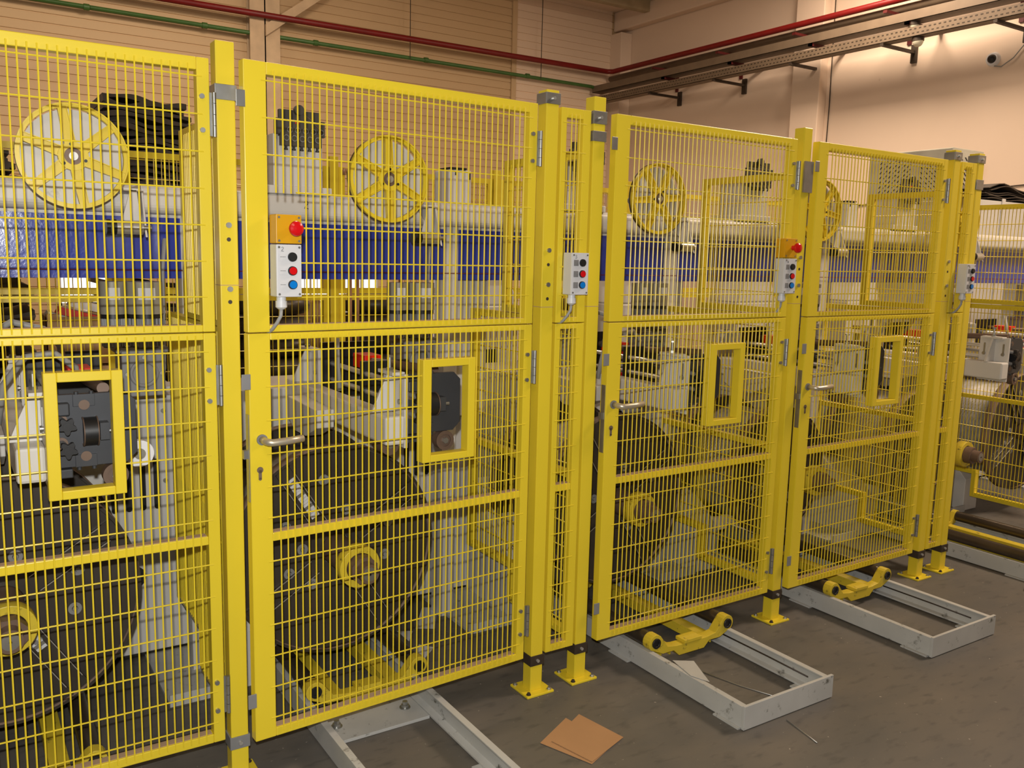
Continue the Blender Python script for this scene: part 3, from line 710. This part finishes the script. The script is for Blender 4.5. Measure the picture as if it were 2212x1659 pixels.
# ---------------------------------------------------------------- reels
def reel(R=.39, depth=.42, wr=.31, strips=True):
    t = thing('wire_reel', 'x', 'wire reel', (0, 0, 0), 0, 'dark steel wire reels')
    for nm, y0 in (('front_flange', 0), ('rear_flange', depth)):
        b = MB(); b.ring((0, 0), R-.012, .058, y0, y0+.006, 64, m=DARK); b.ring((0, 0), R, R-.010, y0-.012, y0+.045, 72, m=DARK, m2=RIM)
        f = b.build(nm, None, t)
        if nm == 'front_flange':
            for k, a in enumerate((122, 32, 212, -58)):
                a = math.radians(a); c, s = math.cos(a), math.sin(a)
                g = MB()
                def rad(r0, r1, w0, w1, ya, yb_, m):
                    P = []
                    for (r, w) in ((r0, w0), (r1, w0), (r1, w1), (r0, w1)): P.append((r*c-w*s, r*s+w*c))
                    g.prism(P, ya, yb_, 'y', m)
                rad(.09, R-.015, -.030, -.026, -.012, 0, DARK); rad(.09, R-.015, .026, .030, -.012, 0, DARK)
                rad(.09, R-.015, -.026, .026, -.003, 0, DARK)
                sp = g.build('spoke_channel', None, f)
                if strips and k in (0, 3):
                    g = MB()
                    for q_ in range(16 if k == 0 else 6):
                        r_ = .155+q_*.011+(.0 if k == 0 else -.03); rad(r_, r_+.0098, -.020, .012, -.006-.001*(q_ % 2), -.003, ZINC if q_ % 5 == 4 else PLAST)
                    g.build('bright_strip', None, sp)
                for w_ in (-.028, .028): g = MB(); rad(.10, R-.05, w_-.0012, w_+.0012, -.0135, -.012, CHROME); g.build('silver_edge', None, sp)  # thin silver line laid along each channel edge
            for a, r in ((75, .15), (150, .22), (172, .13), (200, .19), (232, .15), (300, .16), (345, .2), (20, .22), (100, .27)):
                a = math.radians(a); x, z = r*math.cos(a), r*math.sin(a)
                g = MB(); g.ring((x, z), .020, .009, -.004, 0, 24, m=GREY); g.cyl((x, 0, z), (x, -.008, z), .008, 6, m=GREY); g.build('flange_bolt', None, f)
    MB().ring((0, 0), wr, .058, .01, depth, 64).build('wound_wire', WIRE, t)
    return t
r0 = reel(); r0.location = (-.565, .40, .55); r0['label'] = 'dark steel reel behind the leftmost gate, cut off by the left frame edge'
r1 = dup(r0, (.5, .40, .55), label='dark steel reel behind the gate with the red stop, largest fully visible reel')
r2 = dup(r0, (1.843, .42, .555), label='dark steel reel behind the gate right of the narrow middle panel', skip=('bright_strip',))
r3 = reel(.345, .40, .30, False); r3.location = (2.973, .46, .545); r3['label'] = 'wire-filled reel behind the farthest gate'
r4 = dup(r3, (4.28, .50, .545), label='silvery wire-filled reel half hidden behind the last two posts')
r5 = dup(r0, (5.33, .44, .55), label='wire-filled reel behind the free partition at the right picture edge', skip=('bright_strip',))
for q in (r1, r2, r5):
    q.rotation_euler = (0, 0, 0)

# ---------------------------------------------------------------- long beam with blue panels
t = thing('machine_beam', 'long off-white horizontal beam carrying blue panels above all the machines', 'beam', (0, 0, 0))
b = MB(); pr = []
for (cy, cz, a0) in ((.92, 1.815, 0), (.745, 1.815, 90), (.745, 1.778, 180), (.92, 1.778, 270)):
    for k in range(6):
        a = math.radians(a0+k*18); pr.append((cy+.03*math.cos(a), cz+.03*math.sin(a)))
b.prism(pr, -3, 13, 'x'); b.box(-3, 13, .79, .9, 1.738, 1.752)
b.build('beam_tube', WHITE, t)
LEGS = [(.07, .13), (1.15, 1.22), (2.41, 2.50), (3.62, 3.70), (4.86, 4.94), (6.1, 6.18)]
xs = -3
for i, (a, c) in enumerate(LEGS+[(13, 13)]):
    MB().box(xs, a, .80, .812, 1.523, 1.738).build('blue_panel', BLUE, t); xs = c
for a, c in LEGS: MB().box(a, c, .795, .88, 0, 1.75).build('support_leg', WHITE, t, bevel=.003)
d = MB(); pts = [(0, .9), (.3, 1.05), (.5, .9), (.45, .65), (.1, .3), (0, .05), (.25, .12), (.55, .02)]
d.tube([(.505+p[0]*.03, .7145, 1.79+p[1]*.028) for p in pts], .0011, 5); d.build('marker_digit', INK, t)
tag(MB().cyl((-3, .78, 1.552), (13, .78, 1.552), .0016, 6).build('trip_cord', REDPIPE), 'thin red trip cord stretched along the blue panels', 'cord')

# guide wheels
def wheel():
    t = thing('guide_wheel', 'x', 'wheel', (0, 0, 0), 0, 'spoked guide wheels on the long beam')
    R = .158
    b = MB(); b.ring((0, 0), R, R-.013, -.008, .016, 64); b.ring((0, 0), R+.001, R-.004, -.013, -.008, 64)
    for k in range(6):
        a = math.radians(40+60*k); c, s = math.cos(a), math.sin(a)
        for (w0, w1, y) in ((-.012, .012, 0), (-.0145, -.0115, -.011), (.0115, .0145, -.011)):
            P = []
            for (r, w) in ((.038, w0*1.15), (R-.006, w0*.9), (R-.006, w1*.9), (.038, w1*1.15)): P.append((r*c-w*s, r*s+w*c))
            b.prism(P, y, .01, 'y')
    b.ring((0, 0), .043, .026, -.012, .014, 40)
    b.build('wheel_rim_and_spokes', YEL, t)
    b = MB(); b.ring((0, 0), R+.0005, R-.006, .016, .022, 64); b.build('rubber_tread', BLACK, t)
    b = MB(); b.cyl((0, -.006, 0), (0, .01, 0), .033, 32, m=BRONZE); b.cyl((0, -.008, 0), (0, -.014, 0), .013, 20, m=CHROME); b.cyl((0, -.014, 0), (0, -.022, 0), .008, 6, m=CHROME)
    for k in range(3): a = math.radians(100+120*k); b.cyl((.036*math.cos(a), -.014, .036*math.sin(a)), (.036*math.cos(a), 0, .036*math.sin(a)), .005, 10, m=BLACK)
    b.build('hub', None, t)
    b = MB(); b.cyl((.004, .03, -.002), (.004, .04, -.002), .146, 56, m=WHITE); b.cyl((0, .01, 0), (0, .20, 0), .016, 14, m=GREY); b.build('backing_disc', None, t)
    return t
w0 = wheel(); w0.location = (U[0]+.263, .52, 1.905); w0['label'] = 'yellow six-spoked wheel behind the leftmost gate'
for i, l in ((1, 'yellow six-spoked wheel behind the gate with the red stop'), (2, 'yellow six-spoked wheel behind the gate right of the narrow panel'),
             (3, 'yellow six-spoked wheel behind the farthest gate, half hidden by the post'), (4, 'yellow six-spoked wheel seen past the last posts')):
    q = dup(w0, (U[i]+.263, .52, 1.905), label=l); q.rotation_euler = (0, math.radians((8, 8, 35, -10, 20)[i]), 0)
# idler rollers on brackets
def idler():
    t = thing('idler_roller', 'x', 'roller', (0, 0, 0), 0, 'small rollers hanging from the long beam')
    b = MB(); b.cyl((.0, 0, 0), (.078, 0, 0), .0225, 26, m=CHROME); b.cyl((-.012, 0, 0), (0, 0, 0), .024, 26, m=BLACK); b.cyl((-.03, 0, 0), (-.018, 0, 0), .024, 26, m=BLACK)
    b.cyl((.078, 0, 0), (.105, 0, 0), .008, 12, m=ZINC); b.build('roller_drum', None, t)
    b = MB(); b.prism([(.022, .02), (.08, .02), (.07, .12), (.05, .12)], .03, .036, 'y'); b.prism([(-.012, -.03), (.05, .02), (.24, .14), (.05, .14)], .085, .091, 'x')
    b.box(.03, .09, .03, .215, .115, .125)
    b.build('bracket', WHITE, t, bevel=.001)
    return t
i0 = idler(); i0.location = (U[0]+.375, .50, 1.694); i0['label'] = 'brown-looking small roller behind the leftmost gate in front of the blue panel'
for i, l in ((1, 'shiny small roller behind the gate with the red stop, right of its wheel'), (2, 'small roller behind the gate right of the narrow panel'), (3, 'small roller behind the farthest gate'), (4, 'small roller seen past the last posts')):
    dup(i0, (U[i]+.385, .50, 1.694), label=l)
# straighteners
def straightener():
    t = thing('wire_straightener', 'x', 'straightener', (0, 0, 0), 0, 'wire straighteners on white cabinets atop the beam')
    MB().box(-.11, .08, .72, .88, 1.87, 2.06).build('white_cabinet', WHITE, t, bevel=.003)
    MB().box(-.14, .115, .715, .90, 1.842, 1.872).build('plinth', WHITE, t, bevel=.003)
    b = MB(); b.box(-.092, .064, .700, .72, 2.05, 2.145); b.box(-.11, .08, .692, .712, 2.055, 2.112); b.box(-.092, .064, .684, .706, 2.015, 2.062)
    b.cyl((-.022, .70, 2.145), (-.022, .68, 2.145), .018, 24)
    b.build('black_roller_head', HEAD, t, bevel=.001)
    for k in range(5):
        x = -.072+k*.030
        b = MB(); b.ring((x, 2.042), .011, .0085, .681, .684, 20, m=GREY); b.build('straightening_roll', None, t)
        b = MB(); b.cyl((x, .69, 2.015), (x, .69, 2.0), .005, 10); b.cyl((x, .69, 2.004), (x, .69, 2.0), .0075, 12); b.build('adjusting_knob', BLACK, t)
        b = MB(); b.ring((x+.016, 2.072), .011, .0085, .689, .692, 20, m=GREY); b.build('straightening_roll', None, t)
    MB().tube([(-.02, .685, 2.142), (.02, .684, 2.115), (.06, .684, 2.075)], .0016, 6).build('wire_end', BRONZE, t)
    b = MB()
    for dx in (0, .006, .012): b.box(-.035+dx, -.032+dx, .6905, .692, 2.096, 2.105)
    b.build('red_lettering', RED, t)
    return t
s0 = straightener(); s0.location = (U[1], 0, 0); s0['label'] = 'black wire straightener on white cabinet behind the gate with the red stop'
for i, l in ((2, 'black wire straightener seen through the narrow middle panel'), (3, 'black wire straightener behind the gate right of the narrow middle panel'), (4, 'black wire straightener behind the farthest gate')):
    dup(s0, (U[i], 0, 0), label=l)
# small white boxes on the beam
def whitebox(loc, label):
    t = thing('terminal_box', label, 'terminal box', loc, 0)
    MB().box(0, .112, 0, .14, 0, .15).build('housing', WHITE, t, bevel=.008)
    b = MB(); b.box(.004, .085, -.002, .1, .15, .158)
    b.box(.028, .034, -.002, 0, .125, .14); b.box(.098, .104, -.002, 0, .11, .14); b.build('black_edging', BLACK, t)
whitebox((1.195, .84, 1.846), 'small white box with black edging on the beam behind the gate with the red stop')
whitebox((3.88, .84, 1.846), 'small white box with black edging on the beam behind the farthest gate')

t = thing('control_cabinet', 'pale cabinet with a heap of dark sheets on top at the right picture edge', 'cabinet', (6.3, 1.43, 0))
b = MB(); b.box(0, 1.2, 0, .5, 0, 2.165); b.box(.33, .38, -.01, 0, .2, 2.185); b.build('housing', WHITE, t, bevel=.004)
b = MB()
for i_ in range(6): b.box(.75, .90, -.004, -.001, 1.9+i_*.02, 1.908+i_*.02)
b.build('vent_grille', BLACK, t)
tt = thing('dark_sheet_heap', 'heap of dark sheets lying on the pale cabinet at the right picture edge', 'sheet heap', (6.3, 1.43, 2.167))
rh = random.Random(4)
for i_ in range(6):
    b = MB(); x_ = .14+rh.uniform(0, .1); n_ = 14; top = []
    for k_ in range(n_+1): top.append((x_+1.0*k_/n_, .014+i_*.018+.008*math.sin(k_*1.1+i_)+(.03*math.sin(k_*.5) if i_ > 3 else 0)))
    b.prism(top+[(q_[0], q_[1]+.007) for q_ in top[::-1]], .02+rh.uniform(0, .05), .45, 'y'); b.build('sheet', SOOT, tt)

# ---------------------------------------------------------------- second fence behind the machines
def rear_panel(label, x0, x1):
    t = thing('rear_fence_panel', label, 'fence panel', (x0, 2.6, 0), 0, 'rear fence behind the machines')
    L = x1-x0
    f = MB(); f.box(0, .055, 0, .055, 0, 2.2)
    f.build('post', YEL, t, bevel=.002)
    f = MB()
    for a, c in ((.15, 1.37), (1.376, 2.14)):
        f.box(.06, .10, .01, .045, a, c); f.box(L-.04, L-.005, .01, .045, a, c); f.box(.1, L-.04, .01, .045, c-.034, c); f.box(.1, L-.04, .01, .045, a, a+.034)
    f.build('frame', YEL, t)
    w = MB(); n = int((L-.14)/.04)
    for i in range(1, n): x = .1+(L-.14)*i/n; w.cyl((x, .012, .16), (x, .012, 2.11), .0026, 5)
    for z in UROWS+LROWS: w.cyl((.1, .016, z), (L-.04, .016, z), .0026, 5)
    w.build('wire_mesh', YEL, t); return t
RL = ['outermost on the left', 'left of the motor behind the leftmost gate', 'behind the gate with the red stop', 'behind the narrow middle panel', 'behind the gate right of the narrow panel', 'behind the farthest gate', 'at the far right end']
xs = [-1.6, -.55, .12, 1.34, 2.5, 3.65, 4.85, 6.0]
for i in range(7): rear_panel('yellow mesh panel of the rear fence, ' + RL[i], xs[i]+(.0), xs[i+1])

# ---------------------------------------------------------------- things in the background
def bundle(label, x0, x1, y, ztop, seed=1):
    rnd = random.Random(seed); t = thing('wire_mesh_bundle', label, 'bundle', ((x0+x1)/2, y, 0)); w = (x1-x0)/2
    z = .15; st = .036; nl = int((ztop-.15)/st); ph = rnd.random()*6
    for i in range(nl):
        sh = max(0, (z-1.7)/(ztop-1.7))
        r1 = w*(1-.5*sh**3)+rnd.uniform(-.03, .03); r0 = w*(1-.12*sh**3)+rnd.uniform(-.02, .02)
        n = 18; pts = []; am = rnd.uniform(.006, .014); p2 = rnd.random()*6
        for k in range(n+1):
            u = -r0+(r0+r1)*k/n; pts.append((u, z+.010*math.sin(u*6+ph+i*.05)-.09*sh*(max(0, u)/w)**2+am*math.sin(u*16+p2)))
        if i < nl-26 and i % 2: z += st; continue
        pr = pts+[(u, q+.026+.008*math.sin(u*23+i)) for u, q in pts[::-1]]
        b = MB(); b.prism(pr, -.35+rnd.uniform(-.03, .03), .3, 'y'); b.build('mat_layer', SOOT, t); z += st
    p = MB()
    for x in (-w*.8, 0, w*.8): p.box(x-.05, x+.05, -.4, .35, 0, .12)
    p.box(-w, w, -.4, .35, .12, .15); p.build('pallet', WOOD, t); return t
bundle('tall black stack of wavy bundles behind the leftmost gate', .17, .82, 3.75, 2.58, seed=3)
bundle('black stack of bundles at the left picture edge behind the rear fence', -.9, -.27, 3.3, 2.3, seed=5)
def pallet_coils(label, x, y, n, r=.28):
    t = thing('wire_coil_stack', label, 'coil stack', (x, y, 0)); 
    p = MB()
    for dx in (-.3, 0, .3): p.box(dx-.05, dx+.05, -.35, .35, 0, .1)
    p.box(-.38, .38, -.38, .38, .1, .13); p.build('pallet', WOOD, t)
    for k in range(n):
        c = MB(); z0 = .13+k*.135
        m = 40; vs = []; q = 12
        for i in range(m):
            a = 2*PI*i/m
            for j in range(q):
                bb = 2*PI*j/q; rr = r*.72+ r*.27*math.cos(bb); vs.append((rr*math.cos(a), rr*math.sin(a), z0+.065+.062*math.sin(bb)))
        c.add(vs, [(i*q+j, i*q+(j+1) % q, ((i+1) % m)*q+(j+1) % q, ((i+1) % m)*q+j) for i in range(m) for j in range(q)], smooth=True)
        c.build('wire_coil', SOOT if k % 2 else DARK, t)
    return t
for i, (x, y, n) in enumerate(((1.15, 3.25, 9), (1.95, 3.3, 9), (2.75, 3.3, 8), (3.6, 3.4, 9), (-.4, 4.4, 9), (4.6, 3.5, 8))):
    pallet_coils('palletised dark wire coils beyond the rear fence, ' + ['behind the handwritten 2 button box', 'left of centre', 'behind the narrow middle panel', 'behind the gate right of the narrow panel', 'far left behind the black bundles', 'behind the farthest gate'][i], x, y, n)
# wooden crates
def crate(label, x, y, w, d, h):
    t = thing('wooden_crate', label, 'crate', (x, y, 0)); b = MB(); n = max(2, int(h/.13))
    for k in range(n):
        z = .02+k*h/n; b.box(-w/2, w/2, -d/2, -d/2+.02, z, z+h/n-.015); b.box(-w/2, w/2, d/2-.02, d/2, z, z+h/n-.015); b.box(-w/2, -w/2+.02, -d/2, d/2, z, z+h/n-.015); b.box(w/2-.02, w/2, -d/2, d/2, z, z+h/n-.015)
    b.build('boards', WOOD, t)
    b = MB()
    for sx in (-1, 1):
        for sy in (-1, 1): b.box(sx*(w/2-.03)-.03, sx*(w/2-.03)+.03, sy*(d/2-.03)-.03-.01*(sy < 0), sy*(d/2-.03)+.03, 0, h+.02)
    b.build('corner_battens', WOOD, t)
    b = MB(); b.box(-w/2+.03, w/2-.03, -d/2+.03, d/2-.03, .03, .05); b.build('bottom', WOOD, t)
    return t
crate('open wooden crate with red and white scraps behind the leftmost gate', .0, 2.98, .40, .4, 1.24)
crate('wooden crate on the floor behind the rear fence near the picture middle', 1.42, 4.1, .6, .6, 1.25)
for i, (x, z, m, l, L) in enumerate(((.0, 1.26, RED, 'red', .2), (.06, 1.30, WHITEB, 'white', .24), (-.06, 1.235, WHITEB, 'second white', .18))):
    o = MB().prism([(0, 0), (L, -.06), (L+.02, -.02), (.02, .035)], -.1, .05, 'y').build('scrap_piece', m); o.location = (x-.14, 2.95, z)
    tag(o, l + ' scrap piece sticking out of the open wooden crate', 'scrap')
# white strip curtain / sheets seen between fence and blue panels
for i, (x0, x1, y) in enumerate(((.3, .95, 5.4), (1.7, 2.7, 5.4), (3.2, 4.4, 5.6))):
    t = thing('wrapped_pallet', ['white film-wrapped pallet far behind the leftmost gate', 'white film-wrapped pallet far behind the gate with the red stop', 'white film-wrapped pallet far behind the right gates'][i], 'pallet', ((x0+x1)/2, y, 0))
    b = MB(); w = (x1-x0)/2; b.box(-w, w, 0, .6, .14, 1.12); b.build('white_wrap', WHITEB, t, bevel=.02)
    b = MB(); b.box(-w, w, 0, .6, .1, .14)
    for dx in (-w+.06, 0, w-.06): b.box(dx-.05, dx+.05, 0, .6, 0, .1)
    b.build('pallet', WOOD, t)
# upright tan pipes
for i, x in enumerate((1.30, 1.345, 1.62)):
    b = MB(); b.tube([(x, 2.2, 0), (x+.0, 2.2, 2.05), (x-.012, 2.2, 2.09), (x-.03, 2.2, 2.09), (x-.035, 2.2, 2.06)], .0125, 10)
    tag(b.build('copper_riser', mat('copper_tan_%d' % i, (196, 150, 110), .4, metal=.3)), ['left of the pair of hooked tan pipes beside the straightener', 'right of the pair of hooked tan pipes beside the straightener', 'single hooked tan pipe just left of the spoked wheel'][i], 'pipe')
# white machine body seen in the bays behind: row of rear motors
for i, x in enumerate((1.95, 3.05, 4.15, 5.35)):
    t = thing('rear_machine', ['white machine housing beyond the beam behind the narrow middle panel', 'white machine housing beyond the beam behind the third gate', 'white machine housing beyond the beam behind the farthest gate', 'white machine housing beyond the beam at the far right'][i], 'machine', (x, 1.72, 0))
    b = MB(); b.box(-.2, .2, 0, .3, 0, 1.35); b.prism([(-.2, 1.35), (.2, 1.35), (.12, 1.52), (-.12, 1.52)], 0, .28, 'y'); b.build('housing', WHITE, t, bevel=.01)
    b = MB(); b.cyl((-.05, .1, 1.52), (-.05, .1, 1.70), .06, 24); b.build('motor', TAUPE, t)
    b = MB(); b.box(-.1, .05, -.004, 0, .9, 1.1); b.build('dark_opening', BLACK, t)

# ---------------------------------------------------------------- loose things on the floor
def sheet(name, pts, z, m, label, cat, th=.0015, lift=None):
    o = MB().prism(pts, z, z+th, 'z', m).build(name, None); return tag(o, label, cat)
sheet('cardboard_sheet', [(.948, -.303), (1.022, -.492), (1.15, -.44), (1.12, -.215)], .0015, CARD, 'brown cardboard sheet lying underneath on the floor, only its edges showing', 'cardboard')
sheet('cardboard_sheet', [(.985, -.318), (1.173, -.222), (1.212, -.423), (1.028, -.486)], .0045, CARD, 'brown cardboard sheet lying on top of another on the floor', 'cardboard')
PA, PB, PC = [[(1.128, 0.928), (1.19, 0.893), (1.072, 0.694), (0.998, 0.736)], [(0.915, 0.75), (0.975, 0.716), (0.916, 0.632)], [(0.937, 0.583), (0.98, 0.528), (0.9, 0.456), (0.886, 0.512)]]
PP = [(PA, 'white paper sheet lying beside the machine foot'), (PB, 'small white paper triangle between reel and machine foot'), (PC, 'torn white paper piece beside the carriage eye')]
for p, l in PP: sheet('paper_scrap', p, .001, PAPER, l, 'paper')
sheet('metal_offcut', [(1.642, -.20), (1.711, -.246), (1.64, -.40), (1.614, -.33)], .0875, RAILW, 'bright sheet-metal offcut lying on the rail of the nearer jutting frame', 'offcut')
tag(MB().tube([(1.80, -.19, .003), (1.85, -.37, .003), (1.93, -.56, .003), (2.0, -.585, .003)], .0022, 6).build('wire_offcut', ZINC), 'thin wire lying through the nearer rail frame', 'wire')
tag(MB().tube([(1.80, -.63, .003), (1.785, -.71, .003), (1.77, -.787, .003)], .0018, 6).build('wire_offcut', ZINC), 'short thin wire on the floor in front of the nearer rail frame', 'wire')
